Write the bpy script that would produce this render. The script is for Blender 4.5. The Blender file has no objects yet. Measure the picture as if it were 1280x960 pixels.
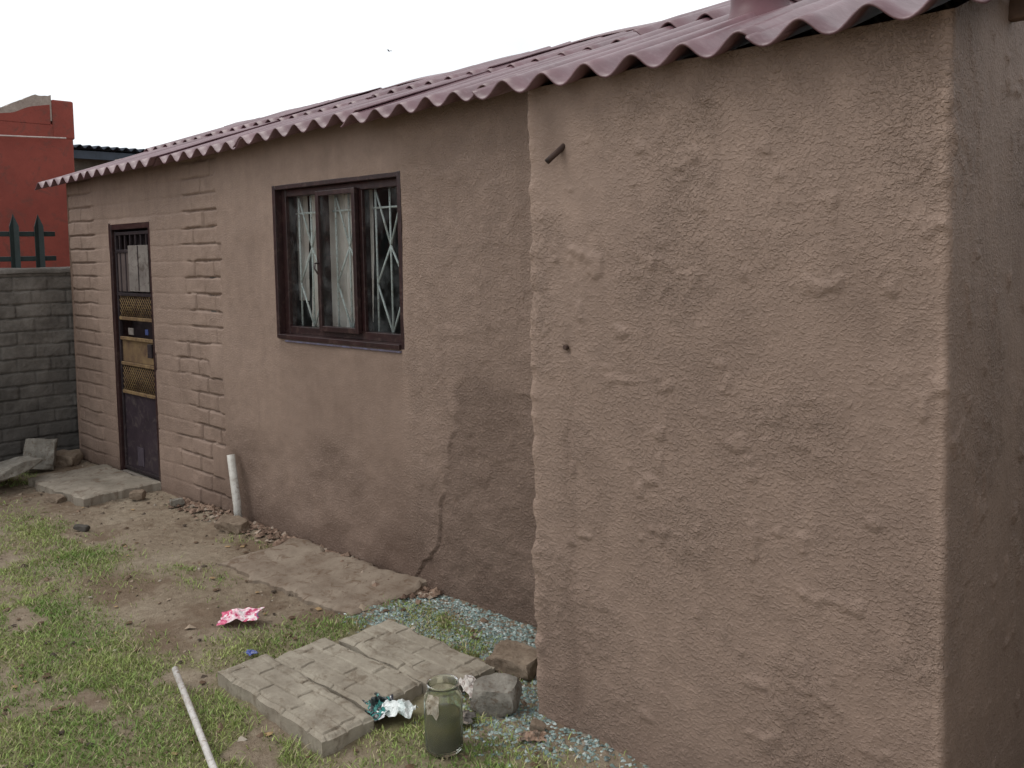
import bpy, bmesh, math, random
import numpy as np
from mathutils import Vector, Matrix
random.seed(4); rng=np.random.default_rng(7)
S=bpy.context.scene
R=math.radians
# ------------------------------------------------------------ noise
def _h(i,j,s):
    n=(i*374761393+j*668265263+s*974634777)&0xffffffff
    n=((n^(n>>13))*1274126177)&0xffffffff
    n=n^(n>>16)
    return (n&0xffff)/65535.0
def vn(x,y,s=0):
    x=np.asarray(x,float);y=np.asarray(y,float)
    i=np.floor(x).astype(np.int64);j=np.floor(y).astype(np.int64)
    fx=x-i;fy=y-j;fx=fx*fx*(3-2*fx);fy=fy*fy*(3-2*fy)
    a=_h(i,j,s);b=_h(i+1,j,s);c=_h(i,j+1,s);d=_h(i+1,j+1,s)
    return a+(b-a)*fx+(c-a)*fy+(a-b-c+d)*fx*fy
def fbm(x,y,s=0,o=4):
    r=0;a=.5;t=0
    for k in range(o):
        r=r+a*vn(np.asarray(x)*2**k,np.asarray(y)*2**k,s+k*17);t+=a;a*=.5
    return r/t
def ss(a,b,x):
    t=np.clip((np.asarray(x,float)-a)/(b-a),0,1);return t*t*(3-2*t)
# ------------------------------------------------------------ material helpers
def newmat(name):
    m=bpy.data.materials.new(name);m.use_nodes=True
    nt=m.node_tree;b=nt.nodes["Principled BSDF"];return m,nt,b
def N(nt,t,**k):
    n=nt.nodes.new(t)
    for a,v in k.items(): setattr(n,a,v)
    return n
def L(nt,a,b): nt.links.new(a,b)
def noise(nt,scale,detail=4,rough=.55,dist=0,vec=None):
    n=N(nt,"ShaderNodeTexNoise");n.inputs["Scale"].default_value=scale;n.inputs["Detail"].default_value=detail
    n.inputs["Roughness"].default_value=rough;n.inputs["Distortion"].default_value=dist
    if vec is not None:L(nt,vec,n.inputs["Vector"])
    return n.outputs["Fac"]
def ramp(nt,fac,stops):
    r=N(nt,"ShaderNodeValToRGB")
    e=r.color_ramp.elements
    while len(e)<len(stops): e.new(.5)
    for k,(p,c) in enumerate(stops):
        e[k].position=p;e[k].color=(c[0],c[1],c[2],1) if not isinstance(c,(int,float)) else (c,c,c,1)
    L(nt,fac,r.inputs[0]);return r.outputs[0]
def mix(nt,f,a,b,bt='MIX'):
    m=N(nt,"ShaderNodeMix",data_type='RGBA',blend_type=bt)
    for sock,v in ((m.inputs[0],f),(m.inputs[6],a),(m.inputs[7],b)):
        if isinstance(v,(int,float)): sock.default_value=v
        elif isinstance(v,tuple): sock.default_value=(v[0],v[1],v[2],1)
        else: L(nt,v,sock)
    return m.outputs[2]
def mth(nt,op,a,b=0.0,c=None):
    m=N(nt,"ShaderNodeMath",operation=op)
    for k,v in enumerate((a,b,c)):
        if v is None: continue
        if isinstance(v,(int,float)): m.inputs[k].default_value=v
        else: L(nt,v,m.inputs[k])
    return m.outputs[0]
def bump(nt,b,h,dist,strength=1.0):
    n=N(nt,"ShaderNodeBump");n.inputs["Distance"].default_value=dist;n.inputs["Strength"].default_value=strength
    L(nt,h,n.inputs["Height"]);L(nt,n.outputs[0],b.inputs["Normal"])
def objvec(nt,sc=(1,1,1)):
    t=N(nt,"ShaderNodeTexCoord");m=N(nt,"ShaderNodeMapping");m.inputs["Scale"].default_value=sc
    L(nt,t.outputs["Object"],m.inputs["Vector"]);return m.outputs[0]
def attr(nt,name,col=False):
    a=N(nt,"ShaderNodeAttribute");a.attribute_name=name
    return a.outputs["Color"] if col else a.outputs["Fac"]
def simple(name,c1,c2=None,rough=.8,scale=12,bd=0.0,bs=40,metal=0,spec=.3,dirt=None):
    m,nt,b=newmat(name);v=objvec(nt)
    c2=c2 or tuple(x*.7 for x in c1)
    f=noise(nt,scale,4,.65,0,v)
    col=ramp(nt,f,[(.3,c2),(.68,c1)])
    if dirt:
        g=noise(nt,scale*2.7,4,.7,1.0,v)
        col=mix(nt,ramp(nt,g,[(.52,0.0),(.66,1.0)]),col,dirt)
    L(nt,col,b.inputs["Base Color"]);b.inputs["Roughness"].default_value=rough;b.inputs["Metallic"].default_value=metal
    b.inputs["Specular IOR Level"].default_value=spec
    if bd: bump(nt,b,noise(nt,bs,4,.6,0,v),bd)
    return m
# ------------------------------------------------------------ mesh helpers
def grid(name,P,mat,keep=None,attrs=None,flip=False,smooth=True):
    ny,nx=P.shape[:2]
    idx=np.arange(ny*nx).reshape(ny,nx)
    f=np.stack([idx[:-1,:-1],idx[:-1,1:],idx[1:,1:],idx[1:,:-1]],-1)
    if flip: f=f[...,::-1]
    if keep is not None: f=f[keep]
    f=f.reshape(-1,4)
    me=bpy.data.meshes.new(name)
    me.from_pydata(P.reshape(-1,3).tolist(),[],f.tolist())
    for k,a in (attrs or {}).items():
        at=me.attributes.new(k,'FLOAT','POINT');at.data.foreach_set("value",np.ascontiguousarray(np.broadcast_to(a,(ny,nx))).astype(np.float32).ravel())
    if smooth: me.polygons.foreach_set("use_smooth",[True]*len(me.polygons))
    me.update()
    o=bpy.data.objects.new(name,me);S.collection.objects.link(o);me.materials.append(mat);return o
def raw(name,V,F,mat,cols=None,smooth=False):
    me=bpy.data.meshes.new(name);me.from_pydata(V.tolist() if hasattr(V,'tolist') else V,[],F.tolist() if hasattr(F,'tolist') else F)
    if cols is not None:
        at=me.attributes.new("col",'FLOAT_COLOR','POINT')
        c=np.concatenate([cols,np.ones((len(cols),1))],1).astype(np.float32);at.data.foreach_set("color",c.ravel())
    if smooth: me.polygons.foreach_set("use_smooth",[True]*len(me.polygons))
    me.update();o=bpy.data.objects.new(name,me);S.collection.objects.link(o);me.materials.append(mat);return o
def box(name,x0,x1,y0,y1,z0,z1,mat,bev=0.004):
    bm=bmesh.new();bmesh.ops.create_cube(bm,size=1)
    for v in bm.verts:
        v.co=Vector(((x0+x1)/2+v.co.x*(x1-x0),(y0+y1)/2+v.co.y*(y1-y0),(z0+z1)/2+v.co.z*(z1-z0)))
    if bev: bmesh.ops.bevel(bm,geom=bm.edges[:],offset=bev,segments=2,affect='EDGES',profile=.5)
    me=bpy.data.meshes.new(name);bm.to_mesh(me);bm.free()
    o=bpy.data.objects.new(name,me);S.collection.objects.link(o);me.materials.append(mat);return o
def rod(name,pts,r,mat,seg=10,closed=True):
    V=[];F=[];pts=[Vector(p) for p in pts];n=len(pts)
    for k,p in enumerate(pts):
        d=(pts[min(k+1,n-1)]-pts[max(k-1,0)]).normalized()
        a=d.orthogonal().normalized() if k==0 else (a-d*a.dot(d)).normalized()
        b=d.cross(a)
        for s in range(seg):
            t=2*math.pi*s/seg;V.append(tuple(p+(a*math.cos(t)+b*math.sin(t))*r))
    for k in range(n-1):
        for s in range(seg):
            F.append((k*seg+s,k*seg+(s+1)%seg,(k+1)*seg+(s+1)%seg,(k+1)*seg+s))
    if closed: F.append(tuple(range(seg))[::-1]);F.append(tuple((n-1)*seg+s for s in range(seg)))
    o=raw(name,V,F,mat)
    for p in o.data.polygons: p.use_smooth=len(p.vertices)==4
    return o
def lathe(name,prof,mat,seg=40,loc=(0,0,0)):
    V=[];F=[]
    for r,z in prof:
        for s in range(seg):
            t=2*math.pi*s/seg;V.append((r*math.cos(t),r*math.sin(t),z))
    for k in range(len(prof)-1):
        for s in range(seg):
            F.append((k*seg+s,k*seg+(s+1)%seg,(k+1)*seg+(s+1)%seg,(k+1)*seg+s))
    o=raw(name,V,F,mat,smooth=True);o.location=loc;return o
def chunk(name,dims,loc,rot,seed,mat,amp=.012,cuts=9):
    bm=bmesh.new();bmesh.ops.create_cube(bm,size=1)
    bmesh.ops.subdivide_edges(bm,edges=bm.edges[:],cuts=cuts,use_grid_fill=True)
    from mathutils import noise as mn
    for v in bm.verts:
        c=v.co.copy()
        k=abs(c.x)+abs(c.y)+abs(c.z)
        if k>1.12: c*=1-(k-1.12)*.42
        p=Vector((c.x*dims[0],c.y*dims[1],c.z*dims[2]))
        n=mn.fractal(p*9+Vector((seed*7.3,seed,0)),1,2,3)*amp*2+mn.noise(p*45+Vector((seed,0,3)))*amp*.35
        v.co=p+c.normalized()*n
    me=bpy.data.meshes.new(name);bm.to_mesh(me);bm.free()
    o=bpy.data.objects.new(name,me);S.collection.objects.link(o);me.materials.append(mat)
    o.location=loc;o.rotation_euler=[R(a) for a in rot];return o
def empty(name):
    e=bpy.data.objects.new(name,None);S.collection.objects.link(e);return e
def parent(e,*obs):
    for o in obs: o.parent=e
def bricks(u,z,course,length,jw,seed,wob=.003):
    zz=z+(fbm(u*5,z*3,seed,2)-.5)*wob*3
    row=np.floor(zz/course);fz=zz/course-row
    dz=np.minimum(fz,1-fz)*course
    off=(row%2)*.5+ _h(row.astype(np.int64),row.astype(np.int64)*0,seed)*.12
    uu=u/length+off;fu=uu-np.floor(uu);du=np.minimum(fu,1-fu)*length
    gz=1-ss(jw*.35,jw,dz+(fbm(u*30,z*30,seed+3,2)-.5)*jw*.5);gu=1-ss(jw*.35,jw,du)
    return gz,gu,row,np.floor(uu)
# ------------------------------------------------------------ geometry params
P=.53
XW0=-7.52; XC=-2.035; XR=-.676
def ze(x): return 2.226+(x+7.83)*(.064/5.15)+.024
def zl(x,y):
    y=np.asarray(y,float);return ze(x)+np.where(y<1.75,.34*(y+.15),.34*1.9-.30*(y-1.75))
def zr(x,y):
    y=np.asarray(y,float);return 2.195+np.where(y<1.95,.34*(y+.61),.34*2.56-.30*(y-1.95))+0*x
DOOR=(-6.75,-6.07,1.90);WIN=(-4.47,-3.35,1.18,2.035)
# ------------------------------------------------------------ plaster material
def plaster(name,ca,cb,cstain_dark):
    m,nt,b=newmat(name);v=objvec(nt)
    big=noise(nt,1.6,4,.6,0,v);med=noise(nt,11,4,.7,0,v)
    col=ramp(nt,big,[(.3,cb),(.7,ca)])
    col=mix(nt,.4,col,ramp(nt,med,[(.3,tuple(x*.78 for x in cb)),(.7,tuple(min(1,x*1.12) for x in ca))]))
    col=mix(nt,attr(nt,"stain_dark"),col,cstain_dark)
    st=noise(nt,3.0,3,.6,0,objvec(nt,(3.2,3.2,.35)))
    col=mix(nt,mth(nt,'MULTIPLY',ramp(nt,st,[(.5,0.0),(.75,1.0)]),.22),col,cstain_dark)
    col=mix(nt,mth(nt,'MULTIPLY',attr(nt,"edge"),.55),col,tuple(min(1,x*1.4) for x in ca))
    rg=attr(nt,"rough")
    w=noise(nt,85,3,.6,0,objvec(nt,(1,1,1.15)))
    blobs=ramp(nt,w,[(.47,0.0),(.66,1.0)])
    w2=noise(nt,200,2,.6,0,v)
    h=mth(nt,'ADD',mth(nt,'MULTIPLY',blobs,.60),mth(nt,'MULTIPLY',w2,.5))
    h=mth(nt,'MULTIPLY',h,rg)
    h=mth(nt,'ADD',h,mth(nt,'MULTIPLY',med,.14))
    col=mix(nt,mth(nt,'MULTIPLY',mth(nt,'MULTIPLY',blobs,rg),.26),col,tuple(min(1,x*1.5) for x in ca))
    L(nt,col,b.inputs["Base Color"]);b.inputs["Roughness"].default_value=.7;b.inputs["Specular IOR Level"].default_value=.4
    bump(nt,b,h,.0066)
    return m
M_pl=plaster("plaster_brown",(.290,.207,.162),(.230,.162,.127),(.128,.084,.063))
M_frame=simple("window_paint_maroon",(.036,.014,.014),(.018,.009,.009),.35,9,.0008,60,spec=.5,dirt=(.06,.035,.03))
M_dark=simple("interior_dark",(.10,.09,.08),None,.9)
# ------------------------------------------------------------ LEFT WALL
house=empty("plastered_house")
def seg(pts,step):
    out=[]
    for a,b in zip(pts[:-1],pts[1:]):
        n=max(1,int(round((b-a)/step)));out+=list(np.linspace(a,b,n,endpoint=False))
    return np.array(out+[pts[-1]])
xs=np.concatenate([seg([XW0,DOOR[0],DOOR[1],-5.0],.009)[:-1],seg([-5.0,WIN[0],WIN[1],XC+.06],.010)])
zs=seg([-.15,0.0,WIN[2],DOOR[2],WIN[3],2.24],.007)
XX,ZZ0=np.meshgrid(xs,zs)
top=zl(XX,0)-.022
ZZ=np.where(ZZ0>WIN[3],WIN[3]+(ZZ0-WIN[3])/(2.24-WIN[3])*(top-WIN[3]),ZZ0)
gz,gu,row,bc=bricks(XX,ZZ,.108,.26,.0095,5,.005)
ri=row.astype(np.int64)
bnd=-5.13+np.where((_h(ri//2,ri*0+4,77)>.5),.0,-.20)+(_h(ri,ri*3,9)-.5)*.10+(fbm(XX*0,ZZ*30,91,2)-.5)*.03
tooth=1-ss(-.012,.012,XX-bnd)
faint=ss(-7.12,-6.98,XX)*(1-ss(-.03,.03,XX-(bnd-.42+(_h(ri,ri*5,19)-.5)*.14)))
ms=tooth*(1-.86*faint)
lump=(fbm(XX*2.2,ZZ*2.2,1,3)-.5)
bn=_h(ri,bc.astype(np.int64),3)-.5
H=lump*.024+(fbm(XX*9,ZZ*9,2,3)-.5)*.006
H-=ms*np.maximum(gz*.017*(.35+1.2*fbm(XX*4,ZZ*4,37,2)),gu*.015*(_h(ri,bc.astype(np.int64)+7,5)>.2))
H+=ms*(bn*.009+(fbm(XX*16,ZZ*16,6,2)-.5)*.009)
H-=tooth*.009
pb=-2.93-(1.12-ZZ)*.30+(fbm(XX*2+5,ZZ*4,11,5)-.5)*.26
pt=1.10+(fbm(XX*6,ZZ*3,12,5)-.5)*.30+(XX+2.6)*.10
inp=ss(-.02,.02,XX-pb)*(1-ss(-.07,.07,ZZ-pt))
gap=ss(.30,.5,fbm(XX*4,ZZ*6,30,3))
H+=-.004*inp+(.006*np.exp(-((XX-pb+.010)/.010)**2)-.007*np.exp(-((XX-pb-.004)/.007)**2))*(ZZ<pt)*gap
H+=.004*np.exp(-((ZZ-pt)/.010)**2)*(XX>pb)*gap
H+=inp*(fbm(XX*16,ZZ*16,14,3)-.5)*.012
lowz=(1-ss(.25,.75,ZZ+(fbm(XX*2,ZZ*2,8,3)-.5)*.7))*ss(-5.2,-5.0,XX)*(1-inp)
H+=lowz*(fbm(XX*9,ZZ*9,15,3)-.5)*.018
cl_=ss(.52,.66,fbm(XX*11,ZZ*11,33,3))*ss(-3.42,-3.2,XX)
H+=cl_*.0035
rough=.20+.62*ss(-3.42,-3.26,XX)+.40*lowz+.15*tooth+.5*(fbm(XX*1.8,ZZ*1.8,16,3)-.45)+.25*inp
stain_dark=inp*(.18+.55*fbm(XX*4,ZZ*4,17,3))+.50*lowz*fbm(XX*3,ZZ*3,18,3)*1.4
stain_dark+=.40*np.exp(-((XX-pb)/.02)**2)*(ZZ<pt)*gap
damp=np.exp(-((XX+4.1)/.5)**2-((ZZ-.80)/.32)**2)*.45+np.exp(-((XX+3.42)/.12)**2)*(ZZ<1.15)*.26+np.exp(-((XX+4.9)/.25)**2)*(ZZ<.6)*.4
stain_dark+=damp*fbm(XX*2.5,ZZ*2.5,19,3)*1.3
stain_dark+=.65*(1-ss(.0,.26,ZZ+(fbm(XX*3,ZZ,20,3)-.5)*.35))
stain_dark+=.34*ms*np.maximum(gz,gu*.7)+.10*ss(-3.33,-3.27,XX)*(1-ss(1.15,1.2,ZZ))
stain_dark+=.3*np.exp(-np.maximum(WIN[2]-ZZ,0)/.12)*(ZZ<WIN[2])*(XX>WIN[0])*(XX<WIN[1])  # darker just below the window, fading downward
stain_dark+=.35*ss(top-.16,top,ZZ)+.15*ss(.46,.7,fbm(XX*1.3+3,ZZ*1.3,39,4))  # even darker band along the wall top, plus random blotches
edge=np.zeros_like(H)
for (a,b_,c,d) in ((DOOR[0],DOOR[1],-1,DOOR[2]),(WIN[0],WIN[1],WIN[2],WIN[3])):
    dx=np.maximum(np.maximum(a-XX,XX-b_),0);dz=np.maximum(np.maximum(c-ZZ,ZZ-d),0);dd=np.hypot(dx,dz)
    k=ss(.0,.04,dd);H=H*(.3+.7*k)
Pm=np.stack([XX,-H,ZZ],-1)
cx=(XX[:-1,:-1]+XX[1:,1:])/2;cz=(ZZ0[:-1,:-1]+ZZ0[1:,1:])/2
keep=~(((cx>DOOR[0])&(cx<DOOR[1])&(cz<DOOR[2])&(cz>0))|((cx>WIN[0])&(cx<WIN[1])&(cz>WIN[2])&(cz<WIN[3])))
lw=grid("front_wall",Pm,M_pl,keep,dict(rough=np.clip(rough,0,1.2),stain_dark=np.clip(stain_dark,0,1),edge=edge))
parent(house,lw)
# ------------------------------------------------------------ PROTRUDING BLOCK (path extrusion)
pp=[]
def arc(cx_,cy_,r,a0,a1,n=6):
    for k in range(n+1):
        a=R(a0+(a1-a0)*k/n);pp.append((cx_+r*math.cos(a),cy_+r*math.sin(a),math.cos(a),math.sin(a),1))
rr=.016
for y in seg([.02,-P+rr],.02)[:-1]: pp.append((XC,y,-1,0,0))
arc(XC+rr,-P+rr,rr,180,270)
for x in seg([XC+rr,XR-rr],.007)[1:-1]: pp.append((x,-P,0,-1,0))
arc(XR-rr,-P+rr,rr,-90,0)
for y in np.concatenate([seg([-P+rr,.6],.010)[1:],seg([.6,3.4],.06)[1:]]): pp.append((XR,y,1,0,0))
pp=np.array(pp);sl=np.concatenate([[0],np.cumsum(np.hypot(np.diff(pp[:,0]),np.diff(pp[:,1])))])
vs=np.linspace(0,1,320)
SS,VV=np.meshgrid(sl,vs)
PX=np.broadcast_to(pp[:,0],SS.shape);PY=np.broadcast_to(pp[:,1],SS.shape)
NX=np.broadcast_to(pp[:,2],SS.shape);NY=np.broadcast_to(pp[:,3],SS.shape)
tp=zr(PX,PY)-.024
Z=-.15+VV*(tp+.15)
H=(fbm(SS*1.8,Z*1.8,41,3)-.5)*.020+(fbm(SS*9,Z*9,42,3)-.5)*.003
cm=ss(.50,.68,fbm(SS*2.6,Z*2.6,53,4))
H+=cm*ss(.52,.66,fbm(SS*28,Z*30,54,2))*.0032+(1-cm)*ss(.62,.72,fbm(SS*32,Z*34,55,2))*.0012
# isolated thrown-on lumps
iso=ss(.70,.80,fbm(SS*13,Z*13,57,3));H+=iso*.006
s1=sl[np.argmin(np.abs(pp[:,0]-XC)+np.abs(pp[:,1]+P))];s2=sl[np.argmin(np.abs(pp[:,0]-XR)+np.abs(pp[:,1]+P))]
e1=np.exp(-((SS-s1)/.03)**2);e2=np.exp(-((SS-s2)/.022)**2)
H+=e1*(fbm(SS*0+2,Z*14,43,4)-.5)*.022+e2*(fbm(SS*0+2,Z*12,44,4)-.5)*.012
cx1=s1+.17+.06*(fbm(Z*0,Z*6,45,3)-.5)
H-=.003*np.exp(-((SS-cx1)/.006)**2)*(Z<1.35)*(Z>.1)
hole=np.exp(-(((SS-s1-.165)/.013)**2+((Z-1.31)/.018)**2));H-=hole*.010
st=.7*hole+.34*np.exp(-((SS-cx1)/.03)**2)*(Z<1.3)*(fbm(SS*5,Z*9,46,3))
st+=.55*np.exp(-(((SS-s1-.10)/.06)**2+((Z-2.02)/.10)**2))
st+=.60*(1-ss(.0,.6,Z+(fbm(SS*3,Z*2,47,3)-.5)*.5))*fbm(SS*3,Z*3,48,3)
st+=.30*ss(tp-.18,tp,Z)+.30*(ss(.44,.62,fbm(SS*1.3,Z*1.3,49,4)))*fbm(SS*5,Z*5,50,3)  # darkens towards the top edge, with blotchy tone elsewhere
rg=.62+.55*cm+1.1*(fbm(SS*2.4,Z*2.4,51,5)-.5)-.45*np.exp(-(((SS-s1-.12)/.12)**2+((Z-1.98)/.16)**2))
rg=np.clip(rg,.2,1.35)
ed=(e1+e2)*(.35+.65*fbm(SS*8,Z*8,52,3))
Pm=np.stack([PX+NX*H,PY+NY*H,Z],-1)
rb=grid("protruding_room_wall",Pm,M_pl,None,dict(rough=rg,stain_dark=np.clip(st,0,1),edge=np.clip(ed,0,1)))
parent(house,rb)
def gable(name,x,y0,y1,zf,xa,flip=False):
    ys=np.linspace(y0,y1,60);vz=np.linspace(0,1,40);YY,VZ=np.meshgrid(ys,vz)
    tt=zf(xa,YY)-.024;ZG=-.1+VZ*(tt+.1)
    o=grid(name,np.stack([x+(fbm(YY*3,ZG*3,60,3)-.5)*.015,YY,ZG],-1),M_pl,None,dict(rough=np.full_like(YY,.7),stain_dark=np.zeros_like(YY),edge=np.zeros_like(YY)),flip)
    return o
parent(house,gable("far_gable_wall",XW0,.0,3.4,zl,XW0,True))
parent(house,box("back_wall",XW0+.01,XR-.01,3.38,3.5,-.1,2.3,M_dark,0))
parent(house,box("inner_partition",-5.3,-5.22,.03,3.37,-.05,2.35,M_dark,0))
parent(house,box("inner_floor",XW0+.02,XR-.02,.22,3.37,.0,.03,M_dark,0))
# ------------------------------------------------------------ ROOF
m,nt,b=newmat("roof_maroon_fibre_cement");v=objvec(nt)
n1=noise(nt,3,4,.65,.3,v);n2=noise(nt,28,4,.7,0,v)
c=ramp(nt,n1,[(.3,(.110,.053,.062)),(.7,(.180,.094,.108))])
c=mix(nt,mth(nt,'MULTIPLY',ramp(nt,n2,[(.5,0.0),(.72,1.0)]),.4),c,(.26,.18,.19))
st=noise(nt,2.2,4,.6,0,objvec(nt,(5,.5,1)))
c=mix(nt,mth(nt,'MULTIPLY',ramp(nt,st,[(.5,0.0),(.72,1.0)]),.35),c,(.07,.04,.042))
L(nt,c,b.inputs["Base Color"]);b.inputs["Roughness"].default_value=.42;b.inputs["Specular IOR Level"].default_value=.65
bump(nt,b,n2,.0015)
M_roof=m
PER=.177;AMP=.026
def sheet(name,x0,x1,y0,y1,zf,dz,seed):
    x=np.arange(x0,x1+.001,PER/18);y=np.linspace(y0,y1,14)
    A,B=np.meshgrid(x,y)
    rs=np.random.default_rng(seed);ja=rs.uniform(-.025,.025);jb=rs.uniform(-.005,.005)
    Y=B+ja+(rs.uniform(-.02,.02))*(A-x0)
    Zs=zf(A,Y)+AMP*np.sin(2*math.pi*A/PER)+dz+jb+(fbm(A*2,Y*2,seed,2)-.5)*.012
    Zs+=(fbm(A*9,Y*0,seed+2,2)-.5)*.008
    o=grid(name,np.stack([A,Y,Zs],-1),M_roof)
    md=o.modifiers.new("t",'SOLIDIFY');md.thickness=.007;md.offset=-1
    parent(house,o)
def roofrow(tag,xa,xb,y0,y1,zf,base,seed):
    w=PER*6;x=xa;k=0
    while x<xb-.05:
        x1=min(x+w+PER*.55,xb)
        sheet("roof_sheet_%s_%d"%(tag,k),x,x1,y0,y1,zf,base+(.009 if k%2 else 0),seed+k*3);x+=w;k+=1
roofrow("eave",-7.83,-2.05,-.15,.95,zl,.0,100)
roofrow("upper",-7.83,-1.9,.80,1.80,zl,.020,150)
roofrow("rear",-7.83,-.6,1.74,3.65,zl,.0,200)
roofrow("room_eave",-2.22,-.57,-.61,.55,zr,.004,300)
roofrow("room_upper",-2.25,-.57,.40,1.98,zr,.024,350)
roofrow("room_rear",-2.25,-.57,1.93,3.7,zr,.0,400)
for nm,xa,xb,yy in (("ridge_cap",-7.85,-2.2,1.76),("ridge_cap_room",-2.3,-.55,1.95)):
    zf=zl if nm=="ridge_cap" else zr
    A=np.linspace(xa,xb,80);pr=[(-.16,-.038),(-.08,-.008),(-.03,.012),(0,.02),(.03,.012),(.08,-.01),(.16,-.04)]
    G=np.array([[(a,yy+dy,float(zf(a,yy))+.035+dz+.006*math.sin(a*7)) for a in A] for dy,dz in pr])
    o=grid(nm,G,M_roof);md=o.modifiers.new("t",'SOLIDIFY');md.thickness=.008;parent(house,o)
M_pipe=simple("vent_pipe_maroon",(.13,.055,.065),(.09,.038,.045),.5,8,.001,40)
vp=lathe("roof_vent_pipe",[(.0,.0),(.16,-.02),(.15,.02),(.115,.05),(.105,.09),(.105,.75),(.112,.75),(.112,.79),(.0,.80)],M_pipe,36,(-1.573,.26,2.44));parent(house,vp)
M_wood=simple("old_timber",(.16,.10,.07),(.07,.045,.035),.85,14,.002,50)
parent(house,box("rafter_end",-.70,-.62,-.05,-.01,2.255,2.315,M_wood,.004))
for k,x in enumerate(np.arange(-7.3,-2.3,.95)):
    parent(house,box("roof_rafter_%d"%k,x,x+.05,-.0+.05,.6,float(zl(x,.05))-.12,float(zl(x,.05))-.05,M_wood,.003))
# ------------------------------------------------------------ WINDOW
x0,x1,z0,z1=WIN
def rev(name,*a):
    o=box(name,*a,M_frame,.003);parent(house,o);return o
rev("window_reveal_left",x0-.012,x0+.016,-.004,.16,z0-.01,z1+.012)
rev("window_reveal_right",x1-.016,x1+.012,-.004,.16,z0-.01,z1+.012)
rev("window_reveal_top",x0+.016,x1-.016,-.002,.16,z1-.014,z1+.012)
rev("window_reveal_sill",x0+.016,x1-.016,-.016,.16,z0-.012,z0+.014)
fy0,fy1=.040,.095;fw=.060
rev("window_frame_left",x0+.016,x0+fw,fy0,fy1,z0+.014,z1-.014)
rev("window_frame_right",x1-fw+.010,x1-.016,fy0,fy1,z0+.014,z1-.014)
rev("window_frame_top",x0+fw,x1-fw+.01,fy0+.002,fy1,z1-.055,z1-.014)
rev("window_frame_bottom",x0+fw,x1-fw+.01,fy0+.002,fy1,z0+.014,z0+.058)
m1,m2=-4.085,-3.725
rev("window_mullion_a",m1-.020,m1+.020,fy0+.004,fy1,z0+.058,z1-.055)
rev("window_mullion_b",m2-.020,m2+.020,fy0+.004,fy1,z0+.058,z1-.055)
sx0,sx1,sz0,sz1=m1+.004,m2-.004,z0+.046,z1-.042
for nm,a in (("sash_l",(sx0,sx0+.028,.012,.038,sz0,sz1)),("sash_r",(sx1-.028,sx1,.012,.038,sz0,sz1)),
             ("sash_t",(sx0+.028,sx1-.028,.013,.037,sz1-.028,sz1)),("sash_b",(sx0+.028,sx1-.028,.013,.037,sz0,sz0+.030))):
    rev("window_"+nm,*a)
parent(house,rod("window_stay_handle",[(sx0+.018,.010,1.60),(sx0+.018,-.014,1.60),(sx0+.022,-.018,1.57),(sx0+.05,-.016,1.54)],.005,M_frame,8))
M_sill=simple("sill_paint_bluegrey",(.13,.13,.20),(.08,.055,.06),.6,25)
parent(house,box("window_sill_paint_strip",x0+.08,x1-.01,-.012,-.001,z0-.028,z0-.018,M_sill,.002))
m,nt,b=newmat("window_glass")
out=nt.nodes["Material Output"];nt.nodes.remove(b)
tr=N(nt,"ShaderNodeBsdfTransparent");tr.inputs[0].default_value=(.88,.91,.90,1)
gl=N(nt,"ShaderNodeBsdfGlossy");gl.inputs["Roughness"].default_value=.03
df=N(nt,"ShaderNodeBsdfDiffuse");df.inputs[0].default_value=(.42,.45,.46,1)
fr=N(nt,"ShaderNodeFresnel");fr.inputs[0].default_value=1.4
a=N(nt,"ShaderNodeMixShader");L(nt,mth(nt,'MULTIPLY',fr.outputs[0],.6),a.inputs[0]);L(nt,tr.outputs[0],a.inputs[1]);L(nt,gl.outputs[0],a.inputs[2])
a2=N(nt,"ShaderNodeMixShader");L(nt,ramp(nt,noise(nt,9,4,.6,0,objvec(nt)),[(.45,.01),(.75,.13)]),a2.inputs[0])
L(nt,a.outputs[0],a2.inputs[1]);L(nt,df.outputs[0],a2.inputs[2]);L(nt,a2.outputs[0],out.inputs[0])
M_glass=m
def pane(name,xa,xb,y,za,zb,mat=M_glass):
    n=14;A,B=np.meshgrid(np.linspace(xa,xb,n),np.linspace(za,zb,n))
    o=grid(name,np.stack([A,y+(fbm(A*5,B*5,77,2)-.5)*.0015,B],-1),mat);parent(house,o)
pane("window_pane_a",x0+fw,m1-.020,.062,z0+.058,z1-.055)
pane("window_pane_b",sx0+.027,sx1-.027,.025,sz0+.029,sz1-.027)
pane("window_pane_c",m2+.020,x1-fw+.01,.062,z0+.058,z1-.055)
M_bar=simple("burglar_bar_pale",(.72,.76,.75),(.52,.57,.56),.45,20,dirt=(.40,.36,.31))
k=0
for (a,b_) in ((x0+fw,m1-.024),(m1+.03,m2-.03),(m2+.024,x1-fw)):
    zt,zb_=z1-.05,z0+.05;w=b_-a;yb=.108;zm=(zt+zb_)/2
    segs=[((a+w*.5,zt),(a+w*.5,zb_)),
          ((a+w*.10,zt),(a+w*.50,zm+.08)),((a+w*.90,zt),(a+w*.50,zm+.08)),
          ((a+w*.50,zm+.08),(a+w*.10,zm-.12)),((a+w*.50,zm+.08),(a+w*.90,zm-.12)),
          ((a+w*.10,zm-.12),(a+w*.50,zb_)),((a+w*.90,zm-.12),(a+w*.50,zb_)),
          ((a+.005,zt-.10),(b_-.005,zt-.10)),
          ((a+w*.10,zt),(a+w*.10,zb_)),((a+w*.90,zt),(a+w*.90,zb_))]
    for p,q in segs:
        parent(house,rod("burglar_bar_%d"%k,[(p[0],yb,p[1]),(q[0],yb,q[1])],.0058,M_bar,8));k+=1
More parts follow.
